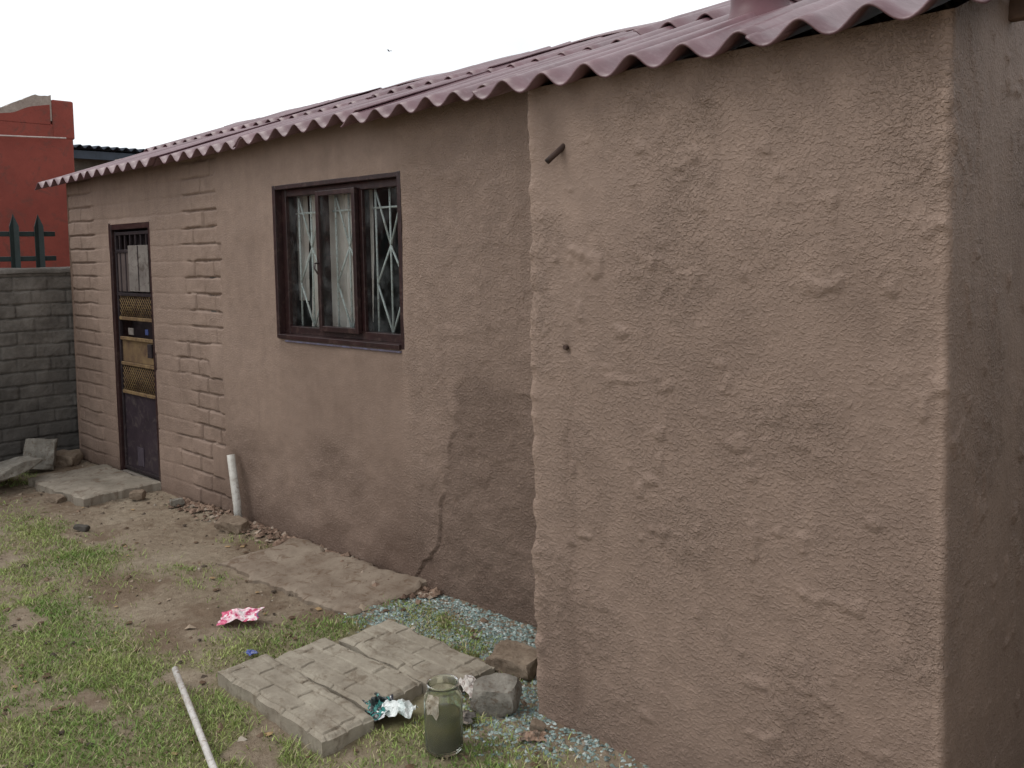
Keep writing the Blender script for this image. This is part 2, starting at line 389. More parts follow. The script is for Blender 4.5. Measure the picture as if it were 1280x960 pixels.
m,nt,b=newmat("curtain_cloth");v=objvec(nt)
L(nt,ramp(nt,noise(nt,6,4,.5,0,v),[(.35,(.60,.52,.48)),(.7,(.82,.77,.73))]),b.inputs["Base Color"]);b.inputs["Roughness"].default_value=.9
M_curt=m
def curtain(name,xa,xb,za,zb,y,seed):
    A,B=np.meshgrid(np.linspace(xa,xb,90),np.linspace(za,zb,30))
    Y=y+.012*np.sin(A*80+fbm(A*3,B*2,seed,2)*5)+.02*(fbm(A*6,B*3,seed,2)-.5)
    o=grid(name,np.stack([A,Y,B],-1),M_curt);parent(house,o)
curtain("curtain_middle",-4.32,-3.86,z0-.05,z1,.140,3)
curtain("curtain_left",-4.62,-4.36,z0+.2,z1,.150,4)
curtain("curtain_right",-3.85,-3.75,z0+.1,z1,.145,5)
# ------------------------------------------------------------ DOOR
x0,x1,zt=DOOR
M_dd=simple("door_dark_brown",(.030,.021,.024),(.016,.012,.014),.5,6,.001,30,dirt=(.055,.04,.04))
M_purp=simple("gate_sheet_dark",(.040,.028,.036),(.024,.017,.022),.45,5,.001,20,dirt=(.07,.055,.055))
M_rust=simple("rusty_tan_mesh",(.23,.155,.07),(.10,.055,.03),.8,13,dirt=(.06,.035,.025))
M_panel=simple("gate_panel_grey",(.23,.205,.185),(.14,.12,.11),.6,7,dirt=(.09,.07,.06))
dp=lambda o:parent(house,o)
dp(box("door_jamb_far",x0-.012,x0+.035,.004,.20,.0,zt+.012,M_frame,.003))
dp(box("door_jamb_near",x1-.035,x1+.012,.004,.20,.0,zt+.012,M_frame,.003))
dp(box("door_head",x0+.035,x1-.035,.006,.20,zt-.04,zt+.012,M_frame,.003))
dp(box("door_threshold",x0,x1,.003,.22,-.03,.035,simple("threshold_concrete",(.22,.19,.165),None,.9,10,.002),.006))
dp(box("door_leaf",x0+.037,x1-.037,.13,.165,.037,zt-.043,M_dd,.003))
gx0,gx1=x0+.04,x1-.04;gy=.035
dp(box("gate_stile_far",gx0,gx0+.025,gy-.012,gy+.013,.05,zt-.05,M_dd,.003))
dp(box("gate_stile_near",gx1-.025,gx1,gy-.012,gy+.013,.05,zt-.05,M_dd,.003))
for k,z in enumerate((.06,.645,.86,1.05,1.20,1.38,1.70,1.83)):
    dp(box("gate_rail_%d"%k,gx0+.026,gx1-.026,gy-.013,gy+.011,z-.012,z+.012,M_rust if 1<=k<=4 else M_dd,.003))
dp(box("gate_lower_sheet",gx0+.026,gx1-.026,gy+.002,gy+.008,.073,.63,M_purp,.001))
for k,x in enumerate(np.linspace(gx0+.08,gx1-.08,6)):
    dp(box("gate_top_bar_%d"%k,x-.008,x+.008,gy-.008,gy+.008,1.395,1.82,M_dd,.002))
dp(box("gate_mid_sheet",gx0+.026,gx1-.026,gy+.0035,gy+.0065,.875,1.035,simple("rusty_sheet",(.19,.125,.06),(.08,.045,.028),.75,9,.001,30),.0008))
dp(box("gate_light_panel",-6.46,gx1-.03,gy-.022,gy-.015,1.405,1.74,M_panel,.002))
dp(box("gate_light_panel_seam",-6.30,-6.292,gy-.026,gy-.0225,1.41,1.735,M_dd,.001))
dp(box("gate_side_panel",gx0+.03,-6.50,gy-.004,gy+.002,1.40,1.69,simple("gate_panel_brownish",(.10,.075,.07),None,.6,9),.002))
k=0
for za,zb in ((.657,.862),(1.212,1.368)):
    for s in (1,-1):
        w=gx1-gx0-.05;h=zb-za
        for i in range(-8,26):
            xa=gx0+.025+i*.036
            xA,xB=xa,xa+h*.9
            lo,hi=gx0+.026,gx1-.026
            if xB<lo or xA>hi: continue
            ta=max(0,(lo-xA)/(xB-xA));tb=min(1,(hi-xA)/(xB-xA))
            if tb<=ta: continue
            P1=[xA+(xB-xA)*ta,za+h*ta];P2=[xA+(xB-xA)*tb,za+h*tb]
            if s<0: P1[0]=lo+hi-P1[0];P2[0]=lo+hi-P2[0]
            dp(rod("gate_mesh_%d"%k,[(P1[0],gy+.002*s,P1[1]),(P2[0],gy+.002*s,P2[1])],.0028,M_rust,5));k+=1
dp(box("gate_blue_tag",-6.28,-6.235,gy-.004,gy+.004,1.09,1.13,simple("blue_cloth",(.04,.06,.18),None,.8),.002))
dp(box("gate_lock_box",gx1-.09,gx1-.028,gy-.03,gy-.0135,.93,1.03,M_dd,.004))
dp(box("gate_silver_tab",-6.55,-6.47,gy-.008,gy+.001,1.08,1.13,M_panel,.002))
dp(box("gate_sheet_mark",-6.50,-6.40,gy-.003,gy+.001,.10,.24,simple("mark",(.07,.055,.07),None,.6),.001))
M_iron=simple("rusted_iron",(.07,.04,.03),(.03,.02,.018),.7,30,.001,80)
parent(house,rod("wall_pipe_stub",[(-1.865,-P+.03,2.01),(-1.895,-P-.030,1.955),(-1.905,-P-.045,1.938)],.010,M_iron,12))
parent(house,rod("wall_bolt",[(-1.872,-P+.01,1.32),(-1.873,-P-.008,1.322)],.008,M_iron,8))
# ------------------------------------------------------------ COMPOUND WALL
m,nt,b=newmat("cement_brick_grey");v=objvec(nt)
g=N(nt,"ShaderNodeSeparateXYZ");L(nt,v,g.inputs[0])
c=ramp(nt,noise(nt,5,5,.7,0,v),[(.3,(.090,.078,.068)),(.7,(.20,.178,.158))])
damp=ramp(nt,mth(nt,'ADD',mth(nt,'MULTIPLY',g.outputs[2],.5),mth(nt,'MULTIPLY',noise(nt,2.5,4,.6,0,v),.5)),[(.35,1.0),(.85,0.0)])
c=mix(nt,mth(nt,'MULTIPLY',damp,.8),c,(.045,.041,.037))
c=mix(nt,mth(nt,'MULTIPLY',attr(nt,"stain_dark"),.6),c,(.04,.036,.032))
L(nt,c,b.inputs["Base Color"]);b.inputs["Roughness"].default_value=.9
bump(nt,b,noise(nt,50,5,.75,0,v),.010);M_cb=m
Yg=seg([-4.5,.03],.011);Zg=seg([-.15,1.56],.009);A,B=np.meshgrid(Yg,Zg)
gz,gu,row,bc=bricks(A,B,.108,.26,.009,21,.006)
H=(fbm(A*2,B*2,22,3)-.5)*.03-gz*.012-gu*.007+(_h(row.astype(np.int64),bc.astype(np.int64),8)-.5)*.012+(fbm(A*16,B*16,23,3)-.5)*.014
cw=empty("cement_brick_boundary_wall")
o=grid("brick_face",np.stack([-7.60+H,A,B],-1),M_cb,None,dict(stain_dark=np.clip(gz+gu,0,1)*fbm(A*5,B*5,27,3)*1.4));parent(cw,o)
o=box("wall_core",-7.80,-7.625,-4.49,3.6,-.1,1.555,M_cb,0);parent(cw,o)
A,B=np.meshgrid(seg([-4.5,.05],.03),np.linspace(0,1,9))
prof=np.array([(-7.585,1.545),(-7.583,1.570),(-7.60,1.585),(-7.66,1.59),(-7.72,1.59),(-7.78,1.585),(-7.80,1.58),(-7.81,1.56),(-7.81,1.54)])
G=np.stack([prof[:,0][:,None]+(fbm(A*5,B*3,24,3)-.5)*.02,A,prof[:,1][:,None]+(fbm(A*4,B*2,25,3)-.5)*.02],-1)
parent(cw,grid("coping",G,M_cb,None,dict(stain_dark=0*A)))
M_fen=simple("fence_dark_green",(.030,.045,.045),(.02,.03,.03),.5,10)
pf=empty("palisade_fence")
for k in range(22):
    y=-.15-.185*k;w=.034
    V=[(-7.725,y-w,1.50),(-7.74,y,1.50),(-7.725,y+w,1.50),(-7.725,y-w,1.92),(-7.74,y,2.02),(-7.725,y+w,1.92)]
    o=raw("pale_%d"%k,V,[(0,1,4,3),(1,2,5,4)],M_fen);md=o.modifiers.new("t",'SOLIDIFY');md.thickness=.006
    parent(pf,o)
for k,z in enumerate((1.66,1.86)):
    parent(pf,box("rail_%d"%k,-7.775,-7.745,-4.4,-.02,z-.02,z+.02,M_fen,.004))
# ------------------------------------------------------------ RED HOUSE
M_red=simple("red_painted_plaster",(.25,.056,.040),(.19,.042,.031),.8,2.5,.004,25,dirt=(.16,.05,.038))
M_cem=simple("bare_cement",(.36,.30,.26),(.22,.17,.145),.9,9,.006,30)
rh=empty("red_house")
parent(rh,box("walls",-15,-10.5,-9,1.22,-.1,3.16,M_red,.02))
def ragged(name,x0,x1,y0,y1,zb,zf_,mat):
    ys=np.linspace(y0,y1,max(4,int((y1-y0)/.03)));h=zf_(ys)
    V=[];F=[]
    for y,z in zip(ys,h): V+=[(x1,y,zb),(x1,y,z),(x0,y,z),(x0,y,zb)]
    n=len(ys)
    for k in range(n-1):
        for s in range(3): F.append((4*k+s,4*k+4+s,4*k+5+s,4*k+1+s))
    F.append((0,1,2,3));F.append((4*n-1,4*n-2,4*n-3,4*n-4))
    return raw(name,V,F,mat)
parent(rh,ragged("parapet_mortar",-10.75,-10.503,-9,.60,3.15,lambda y:3.19+.07*fbm(y*4,y*0,31,3),M_cem))
parent(rh,ragged("broken_parapet_red",-10.76,-10.497,.40,.98,3.15,lambda y:3.20+.14*ss(.40,.95,y)+.03*fbm(y*8,y*0,35,2),M_red))
parent(rh,ragged("broken_parapet_top",-10.75,-10.503,.45,1.0,3.19,lambda y:3.26+.19*ss(.42,.9,y)+.08*(fbm(y*9,y*0,36,3)-.4),M_cem))
parent(rh,box("parapet_red_pier",-10.78,-10.49,1.0,1.235,3.0,3.43,M_red,.02))
parent(rh,box("plinth_band",-10.5,-10.46,-9,1.2,-.1,.4,M_red,.01))
parent(rh,box("window_frame",-10.49,-10.44,-3.6,-2.2,1.0,2.2,M_frame,.01))
parent(rh,box("window_pane",-10.438,-10.43,-3.5,-2.3,1.1,2.1,M_dd,.0))
M_cab=simple("cable_pale",(.55,.45,.42),None,.6)
rod("overhead_cable",[(-10.40,-8+t*9.1,2.93+.10*(2*t-1)**2-.03*t) for t in np.linspace(0,1,24)],.009,M_cab,6)
# ------------------------------------------------------------ SHED behind
sh=empty("tin_roof_shed")
M_tin=simple("dark_blue_tin",(.05,.062,.085),(.03,.038,.05),.5,6,metal=.2)
M_shw=simple("shed_block",(.20,.175,.15),(.11,.10,.085),.9,6,.01,12)
parent(sh,box("walls",-15,-12.2,1.75,4.6,-.1,3.0,M_shw,.01))
A,B=np.meshgrid(np.arange(1.55,4.9,.012),np.linspace(-15.2,-11.9,6))
o=grid("tin_roof",np.stack([B,A,3.10+.02*np.sin(A*2*math.pi/.12)-(B+11.9)*.06],-1),M_tin);md=o.modifiers.new("t",'SOLIDIFY');md.thickness=.01;parent(sh,o)
parent(sh,box("fascia",-11.99,-11.95,1.6,4.8,2.95,3.06,M_tin,.005))
pw=empty("brick_pier")
parent(pw,box("pier_shaft",-9.9,-9.6,1.45,1.75,-.1,2.66,M_shw,.01));parent(pw,box("pier_cap",-9.93,-9.57,1.42,1.78,2.665,2.74,M_cem,.01))
sblk=empty("unseen_shade_block")  # unseen block, added beside the house to shade its end wall
parent(sblk,box("walls",1.15,4.2,-1.3,4.5,-.1,2.8,M_shw,.01));parent(sblk,box("shade_block_top",1.05,4.3,-1.4,4.6,2.803,2.9,M_tin,.01))
# ------------------------------------------------------------ GROUND
def inrect(x,y,x0,x1,y0,y1,s=.04): return ss(-s,s,x-x0)*ss(-s,s,x1-x)*ss(-s,s,y-y0)*ss(-s,s,y1-y)
def gauss(x,y,cx,cy,sx,sy): return np.exp(-((x-cx)/sx)**2-((y-cy)/sy)**2)
def gmask(x,y):
    n=fbm(x*2.8,y*3.4,61,4);n2=fbm(x*9,y*9,62,3)
    g=1.1*ss(-1.04,-1.42,y)*ss(-6.9,-5.0,x)
    g+=.9*gauss(x,y,-5.1,-.95,.50,.16)+.6*gauss(x,y,-6.0,-.9,.5,.12)+.8*gauss(x,y,-4.30,-.67,.30,.10)+.5*gauss(x,y,-6.9,-.93,.3,.08)
    g+=1.1*gauss(x,y,-3.12,-.56,.16,.12)+.9*gauss(x,y,-3.35,-.95,.14,.2)+1.2*gauss(x,y,-2.25,-.85,.32,.22)+1.2*gauss(x,y,-2.55,-.33,.35,.08)+1.0*gauss(x,y,-2.9,-.22,.3,.08)
    g+=1.2*gauss(x,y,-2.75,-1.35,.6,.18)+.7*gauss(x,y,-1.6,-.9,.4,.2)
    g=g*ss(.37,.58,n*.6+n2*.4+.055)+.28*ss(.57,.70,n)*(y<-.15)
    g*=1-inrect(x,y,-7.0,-6.05,-.6,.0)-inrect(x,y,-4.35,-3.25,-.48,.0)
    g*=ss(-.02,-.10,y)
    return np.clip(g,0,1)
def gz_(x,y):
    h=(fbm(x*1.1,y*1.1,71,3)-.5)*.05+(fbm(x*6,y*6,72,3)-.5)*.022+(fbm(x*25,y*25,73,2)-.5)*.010
    h+=.035*ss(-.30,.0,y)*ss(-5.8,-5.2,x)*(1-ss(-3.4,-3.2,x))*fbm(x*5,y*5,74,3)
    return h-.008
far=np.array([3,7,15,40,100,300,900.])
gx=np.concatenate([(-8.2-far)[::-1],seg([-8.2,-1.0],.014),-1.0+far/6,]);gx=np.unique(np.concatenate([gx,[900.]]))
gy_=np.concatenate([(-3.2-far)[::-1],seg([-3.2,.1],.014),.1+far])
A,B=np.meshgrid(gx,gy_)
nearm=ss(-9,-8.2,A)*(1-ss(-1.0,0,A))*ss(-4,-3.2,B)*(1-ss(.1,.3,B))
m,nt,b=newmat("soil");v=objvec(nt)
c=ramp(nt,noise(nt,1.9,5,.65,.3,v),[(.28,(.16,.112,.074)),(.5,(.25,.192,.133)),(.72,(.345,.29,.215))])
fn=noise(nt,24,6,.75,0,v)
c=mix(nt,.5,c,ramp(nt,fn,[(.3,(.11,.075,.052)),(.7,(.40,.335,.255))]))
wet=ramp(nt,noise(nt,2.6,4,.65,.3,v),[(.50,0.0),(.62,.6)])
c=mix(nt,wet,c,(.135,.086,.056))
c=mix(nt,mth(nt,'MULTIPLY',attr(nt,"grass"),.55),c,(.17,.18,.07))
L(nt,c,b.inputs["Base Color"]);b.inputs["Roughness"].default_value=.92;b.inputs["Specular IOR Level"].default_value=.2
bump(nt,b,mth(nt,'ADD',fn,mth(nt,'MULTIPLY',noise(nt,120,3,.7,0,v),.5)),.014)
M_soil=m
grid("ground",np.stack([A,B,gz_(A,B)*nearm],-1),M_soil,None,dict(grass=gmask(A,B)*nearm+(1-nearm)*.4*fbm(A,B,5,3)))
def vmat(name,rough=.8,spec=.3):
    m,nt,b=newmat(name);c=attr(nt,"col",True);L(nt,c,b.inputs["Base Color"]);b.inputs["Roughness"].default_value=rough;b.inputs["Specular IOR Level"].default_value=spec
    return m
n=380000
gx_=rng.uniform(-7.5,-1.2,n);gyy=rng.uniform(-2.6,-.02,n)
vis=(gyy>-2.95+.27*np.abs(gx_))|(gx_>-3.6)
pr=gmask(gx_,gyy)**1.2
slab=inrect(gx_,gyy,-3.14,-2.38,-1.19,-.95,.001)+inrect(gx_,gyy,-3.09,-2.33,-.95,-.41,.001)
ok=vis&(rng.random(n)<pr*.82)&(slab<.5)
gx_=gx_[ok];gyy=gyy[ok];n=len(gx_)
hh=rng.uniform(.007,.028,n)*(.55+.8*fbm(gx_*5,gyy*5,81,2));ww=rng.uniform(.0012,.0028,n);an=rng.uniform(0,2*math.pi,n)
ln=rng.uniform(.2,1.6,n)*hh;la=rng.uniform(0,2*math.pi,n)
zb=gz_(gx_,gyy)-.002
ca,sa=np.cos(an)*ww,np.sin(an)*ww;lx,ly=np.cos(la)*ln,np.sin(la)*ln
V=np.zeros((n,5,3))
V[:,0]=np.stack([gx_-ca,gyy-sa,zb],-1);V[:,1]=np.stack([gx_+ca,gyy+sa,zb],-1)
V[:,2]=np.stack([gx_+ca*.8+lx*.4,gyy+sa*.8+ly*.4,zb+hh*.6],-1);V[:,3]=np.stack([gx_-ca*.8+lx*.4,gyy-sa*.8+ly*.4,zb+hh*.6],-1)
V[:,4]=np.stack([gx_+lx,gyy+ly,zb+hh],-1)
base=(np.arange(n)*5).tolist()
F=[(i,i+1,i+2,i+3) for i in base]+[(i+3,i+2,i+4) for i in base]
t=np.clip(fbm(gx_*3,gyy*3,82,3)*1.7-.42+rng.normal(0,.22,n),0,1)[:,None]
c=(1-t)*np.array([.165,.26,.062])+t*np.array([.37,.41,.145])
dry=(rng.random(n)<.15)[:,None];c=np.where(dry,np.array([.42,.36,.22]),c)
cols=np.repeat(c*rng.uniform(.7,1.25,(n,1)),5,0)
raw("grass",V.reshape(-1,3),F,vmat("grass_blades",.7),cols)
def chips(name,x,y,size,flat,colfn,mat,zoff=0.0,zfn=gz_):
    n=len(x);V=np.zeros((n,6,3));rot=rng.uniform(0,6.28,n)
    for k in range(5):
        a=rot+k*2*math.pi/5+rng.uniform(-.35,.35,n);r=size*rng.uniform(.6,1.1,n)
        V[:,k]=np.stack([x+np.cos(a)*r,y+np.sin(a)*r,zfn(x,y)+zoff+rng.uniform(-.15,.45,n)*size*flat],-1)
    V[:,5]=np.stack([x+rng.normal(0,.25,n)*size,y+rng.normal(0,.25,n)*size,zfn(x,y)+zoff+size*flat*rng.uniform(.6,1.3,n)],-1)
    F=[]
    for k in range(5):
        F+= [(i+k,i+(k+1)%5,i+5) for i in (np.arange(n)*6).tolist()]
    cols=np.repeat(colfn(n),6,0)
    return raw(name,V.reshape(-1,3),F,mat,cols)
def pal(cs,ws,j=.2):
    cs=np.array(cs)
    return lambda n: cs[rng.choice(len(cs),n,p=ws)]*rng.uniform(1-j,1+j,(n,1))
n=30000;x=rng.uniform(-3.45,-1.1,n);y=rng.uniform(-1.0,-.0,n)
dn=inrect(x,y,-3.22,-2.0,-.46,.05,.12)+inrect(x,y,-2.32,-1.15,-.80,-.5,.10)*.6
dn*=ss(.32,.58,fbm(x*5,y*5,91,3)+.10)
ok=rng.random(n)<dn
chips("crushed_glass_gravel",x[ok],y[ok],rng.uniform(.004,.013,ok.sum()),.5,pal([(.18,.245,.225),(.27,.34,.325),(.10,.14,.135),(.22,.19,.15),(.44,.50,.485)],[.34,.22,.18,.18,.08]),vmat("crushed_glass",.4,.5))
n=9000;x=rng.uniform(-7.5,-1.2,n);y=rng.uniform(-2.4,-.01,n)
w=.22+1.2*np.exp(-np.abs(y)/.12)
ok=(rng.random(n)<w)&(inrect(x,y,-3.14,-2.33,-1.19,-.41,.001)<.5)&(inrect(x,y,-6.95,-6.1,-.55,0,.001)<.5)
chips("pebbles",x[ok],y[ok],rng.gamma(2.0,.0028,ok.sum())+.002,.8,pal([(.27,.21,.155),(.17,.115,.08),(.38,.33,.27),(.10,.075,.055)],[.4,.33,.07,.2]),vmat("pebble",.9))
n=620;x=rng.uniform(-5.7,-3.1,n);y=-np.abs(rng.normal(0,.07,n))-.01
chips("wall_base_rubble",x,y,rng.uniform(.008,.030,n),.7,pal([(.22,.15,.11),(.14,.09,.065),(.30,.24,.19)],[.5,.38,.12]),vmat("rubble",.95),.008)
n=260;x=rng.uniform(-7,-1.5,n);y=rng.uniform(-2,-.1,n)
chips("dry_leaves",x,y,rng.uniform(.008,.022,n),.25,pal([(.10,.06,.035),(.30,.20,.10),(.05,.035,.025)],[.5,.2,.3]),vmat("leaf",.8),.006)
# ------------------------------------------------------------ SLABS
M_con=simple("weathered_concrete",(.31,.27,.22),(.175,.15,.118),.9,5,.004,40,dirt=(.15,.11,.08))
M_con2=simple("muddy_concrete",(.27,.22,.17),(.165,.122,.09),.9,5,.006,30,dirt=(.14,.095,.065))
def slabmesh(name,x0,x1,y0,y1,zt,th,mat,hf,jag=.02,seed=0,step=.012,rot=0,er=.018):
    xs_=seg([x0,x1],step);ys_=seg([y0,y1],step);A,B=np.meshgrid(xs_,ys_)
    cx_,cy_=(x0+x1)/2,(y0+y1)/2
    e=np.minimum.reduce([A-x0,x1-A,B-y0,y1-B])
    ox=(fbm(A*0,B*9,seed,4)-.5)*jag*ss(0,1,np.abs(A-cx_)/(x1-cx_));oy=(fbm(A*9,B*0,seed+1,4)-.5)*jag*ss(0,1,np.abs(B-cy_)/(y1-cy_))
    Zt=zt+hf(A,B)-.010*(1-ss(0,er,e))
    ny,nx=A.shape
    T=np.stack([A+ox*2,B+oy*2,Zt],-1)
    pad=np.zeros((ny+2,nx+2,3));pad[1:-1,1:-1]=T
    pad[0,1:-1]=T[0];pad[-1,1:-1]=T[-1];pad[1:-1,0]=T[:,0];pad[1:-1,-1]=T[:,-1]
    pad[0,0]=T[0,0];pad[0,-1]=T[0,-1];pad[-1,0]=T[-1,0];pad[-1,-1]=T[-1,-1]
    for sl_ in ((0,slice(None)),(-1,slice(None)),(slice(None),0),(slice(None),-1)): pad[sl_][...,2]-=th
    c_,s_=math.cos(R(rot)),math.sin(R(rot));dx=pad[...,0]-cx_;dy=pad[...,1]-cy_
    pad[...,0]=cx_+dx*c_-dy*s_;pad[...,1]=cy_+dx*s_+dy*c_
    return grid(name,pad,mat,smooth=False)
slabmesh("concrete_door_step",-6.98,-6.08,-.56,-.012,.052,.12,M_con,lambda a,b:(fbm(a*4,b*4,201,3)-.5)*.018,.03,5,rot=1.5)
slabmesh("concrete_apron",-4.32,-3.22,-.49,-.02,.010,.10,M_con2,lambda a,b:(fbm(a*3,b*3,202,4)-.5)*.026+.02*ss(-.3,0,b)+(fbm(a*22,b*22,203,3)-.5)*.006,.05,6,rot=3,er=.02)
def cobble(seed):
    def f(a,b):
        b=b+(fbm(a*3,b*3,seed+9,2)-.5)*.012
        rw=.072;r=np.floor(b/rw);fb=b/rw-r
        rh=r.astype(np.int64);ln=.17+.16*_h(rh,rh*0,seed);u=a/ln+_h(rh,rh*0+1,seed)*3
        fu=u-np.floor(u);db=np.minimum(fb,1-fb)*rw;du=np.minimum(fu,1-fu)*ln
        cell=_h(rh,np.floor(u).astype(np.int64),seed+3)
        wob=(fbm(a*40,b*40,seed,2)-.5)*.004
        g=1-ss(.0005,.006,np.minimum(db,du)+wob)
        return -g*.008+(cell-.5)*.003+(fbm(a*30,b*30,seed+5,3)-.5)*.004
    return f
m,nt,b=newmat("patterned_paver");v=objvec(nt)
c=ramp(nt,noise(nt,6,6,.7,.2,v),[(.3,(.20,.168,.128)),(.7,(.36,.32,.255))])
c=mix(nt,ramp(nt,noise(nt,17,5,.7,.5,v),[(.52,0.0),(.66,.75)]),c,(.14,.105,.07))
L(nt,c,b.inputs["Base Color"]);b.inputs["Roughness"].default_value=.9;bump(nt,b,noise(nt,60,5,.7,0,v),.003)
M_pav=m
slabmesh("patterned_paving_slab",-3.13,-2.40,-1.175,-.965,.044,.075,M_pav,cobble(301),.012,301,.005,rot=-1.5)
slabmesh("patterned_paving_slab",-3.07,-2.46,-.955,-.70,.040,.07,M_pav,cobble(302),.012,302,.005,rot=1)
slabmesh("patterned_paving_slab",-3.0,-2.34,-.69,-.42,.041,.07,M_pav,cobble(303),.014,303,.005,rot=-1)
# ------------------------------------------------------------ blocks
M_blk=simple("broken_block_grey",(.27,.25,.215),(.14,.125,.105),.92,16,.005,60,dirt=(.13,.10,.075))
M_brn=simple("broken_block_brown",(.25,.195,.145),(.14,.10,.07),.92,14,.005,60,dirt=(.14,.10,.07))
chunk("broken_concrete_block",(.155,.12,.10),(-2.165,-.60,.045),(4,-3,28),1,M_blk,.005)
chunk("broken_concrete_block",(.20,.16,.075),(-2.33,-.32,.030),(5,4,12),2,M_brn,.010)
chunk("broken_concrete_block",(.52,.36,.07),(-7.08,-.72,.11),(13,-10,10),3,M_blk,.006)
chunk("broken_concrete_block",(.22,.09,.24),(-7.36,-.36,.13),(-14,6,62),4,M_blk,.006)
chunk("broken_concrete_block",(.20,.16,.09),(-7.42,-.15,.05),(4,6,40),5,M_brn,.012)
chunk("small_rock",(.18,.10,.07),(-4.80,-.16,.03),(4,6,20),6,M_brn,.012)
chunk("small_rock",(.09,.07,.05),(-5.98,-.22,.02),(4,6,50),7,M_brn,.010)
chunk("small_rock",(.08,.06,.04),(-5.60,-.12,.02),(4,6,80),8,M_blk,.008)
chunk("small_rock",(.05,.035,.03),(-1.95,-.62,.015),(4,16,30),10,M_brn,.006)
chunk("small_rock",(.09,.04,.03),(-5.55,-.75,.01),(0,6,30),11,simple("dark_rock",(.08,.07,.06),None,.8),.006)
chunk("small_rock",(.12,.09,.05),(-6.35,-.62,.01),(0,6,30),12,M_brn,.01)
# ------------------------------------------------------------ PVC pipe, pole
M_pvc=simple("pvc_dirty_white",(.56,.54,.50),(.38,.36,.32),.5,12,dirt=(.27,.22,.18))
pv=rod("pvc_drain_pipe",[(-4.87,-.075,-.06),(-4.89,-.072,.12),(-4.965,-.06,.42)],.0245,M_pvc,24,False)
md=pv.modifiers.new("t",'SOLIDIFY');md.thickness=.004;md.offset=-1
M_pole=simple("pole_white_paint",(.62,.60,.58),(.44,.41,.38),.45,18,dirt=(.30,.24,.19))
pl=rod("white_pole",[(-3.26,-1.275,.045),(-2.9,-1.388,.042),(-2.58,-1.49,.040),(-2.0,-1.67,.038)],.0115,M_pole,16,False)
md=pl.modifiers.new("t",'SOLIDIFY');md.thickness=.002;md.offset=-1
# ------------------------------------------------------------ JAR
jar=empty("glass_jar")
m,nt,b=newmat("jar_glass")
b.inputs["Base Color"].default_value=(.85,.88,.76,1);b.inputs["Transmission Weight"].default_value=.96;b.inputs["IOR"].default_value=1.35
L(nt,ramp(nt,noise(nt,18,4,.6,.4,objvec(nt)),[(.4,.02),(.7,.15)]),b.inputs["Roughness"]);M_jg=m
m,nt,b=newmat("jar_murk");v=objvec(nt);g=N(nt,"ShaderNodeSeparateXYZ");L(nt,v,g.inputs[0])
hz=mth(nt,'ADD',mth(nt,'MULTIPLY',g.outputs[2],5.0),mth(nt,'MULTIPLY',noise(nt,22,5,.6,.5,v),.5))
L(nt,ramp(nt,hz,[(.22,(.014,.010,.007)),(.48,(.042,.030,.010)),(.72,(.105,.085,.020)),(.95,(.06,.05,.02))]),b.inputs["Base Color"]);b.inputs["Roughness"].default_value=.6;M_mk=m
loc=(-2.115,-.905,.0)
r=.064
j=lathe("jar_body",[(.0,.004),(r*.85,.0),(r*.97,.008),(r,.02),(r,.17),(r*.97,.185),(r*.86,.198),(r*.80,.203),(r*.80,.228),(r*.84,.230),(r*.84,.224),
   (r*.76,.222),(r*.75,.203),(r*.82,.195),(r*.93,.182),(r*.955,.168),(r*.955,.022),(r*.9,.012),(0,.010)],M_jg,48,loc)
mk=lathe("jar_contents",[(.0,.0125),(r*.86,.014),(r*.93,.024),(r*.935,.125),(r*.7,.130),(0,.128)],M_mk,40,loc)
M_lab=simple("torn_label",(.50,.46,.38),(.22,.18,.13),.8,35,dirt=(.12,.09,.05))
A,B=np.meshgrid(np.linspace(R(262),R(305),20),np.linspace(0,1,14))
lo=.120+.05*fbm(A*5,B*0,400,3);hi=.200+.012*fbm(A*5,B*0,401,3);rl=r*1.02+.002
Zl=lo+(hi-lo)*B
rl=np.where(Zl>.18,rl-(Zl-.18)*.4,rl)+(fbm(A*9,B*5,403,2)-.5)*.006
lb=grid("jar_label",np.stack([loc[0]+np.cos(A)*rl,loc[1]+np.sin(A)*rl,Zl],-1),M_lab)
parent(jar,j,mk,lb)
# ------------------------------------------------------------ LITTER
def crumple(name,w,d,h,loc,rot,seed,mat,n=26,k=1.0):
    A,B=np.meshgrid(np.linspace(-.5,.5,n),np.linspace(-.5,.5,n))
    q=fbm(A*4+9,B*4,seed,3);q2=np.abs(fbm(A*7,B*7,seed+5,3)-.5)*2
    rr_=1-.25*k*fbm(A*3,B*3,seed+9,2)
    Zc=(q*.8+q2*.6*k)*h*(1-.6*(np.abs(A)+np.abs(B)))
    Xc=A*w*rr_+(fbm(A*6,B*6,seed+11,2)-.5)*w*.22*k;Yc=B*d*rr_+(fbm(A*6,B*6,seed+12,2)-.5)*d*.22*k
    o=grid(name,np.stack([Xc,Yc,Zc],-1),mat,smooth=False);o.location=loc;o.rotation_euler=(0,0,R(rot));return o
def litmat(name,stops,scale,rough=.35):
    m,nt,b=newmat(name);v=objvec(nt)
    r_=ramp(nt,noise(nt,scale,2,.4,.8,v),stops);L(nt,r_,b.inputs["Base Color"]);b.inputs["Roughness"].default_value=rough;b.inputs["Specular IOR Level"].default_value=.6
    r=[n for n in nt.nodes if n.type=='VALTORGB'][0];r.color_ramp.interpolation='CONSTANT';return m
M_pink=litmat("pink_wrapper_foil",[(0,(.55,.07,.17)),(.40,(.70,.42,.48)),(.49,(.74,.66,.66)),(.58,(.60,.07,.17)),(.68,(.12,.07,.20))],16)
o=crumple("snack_wrapper",.20,.10,.055,(-3.56,-.82,.02),40,505,M_pink,30,.45);o.rotation_euler=(R(14),R(-8),R(40))
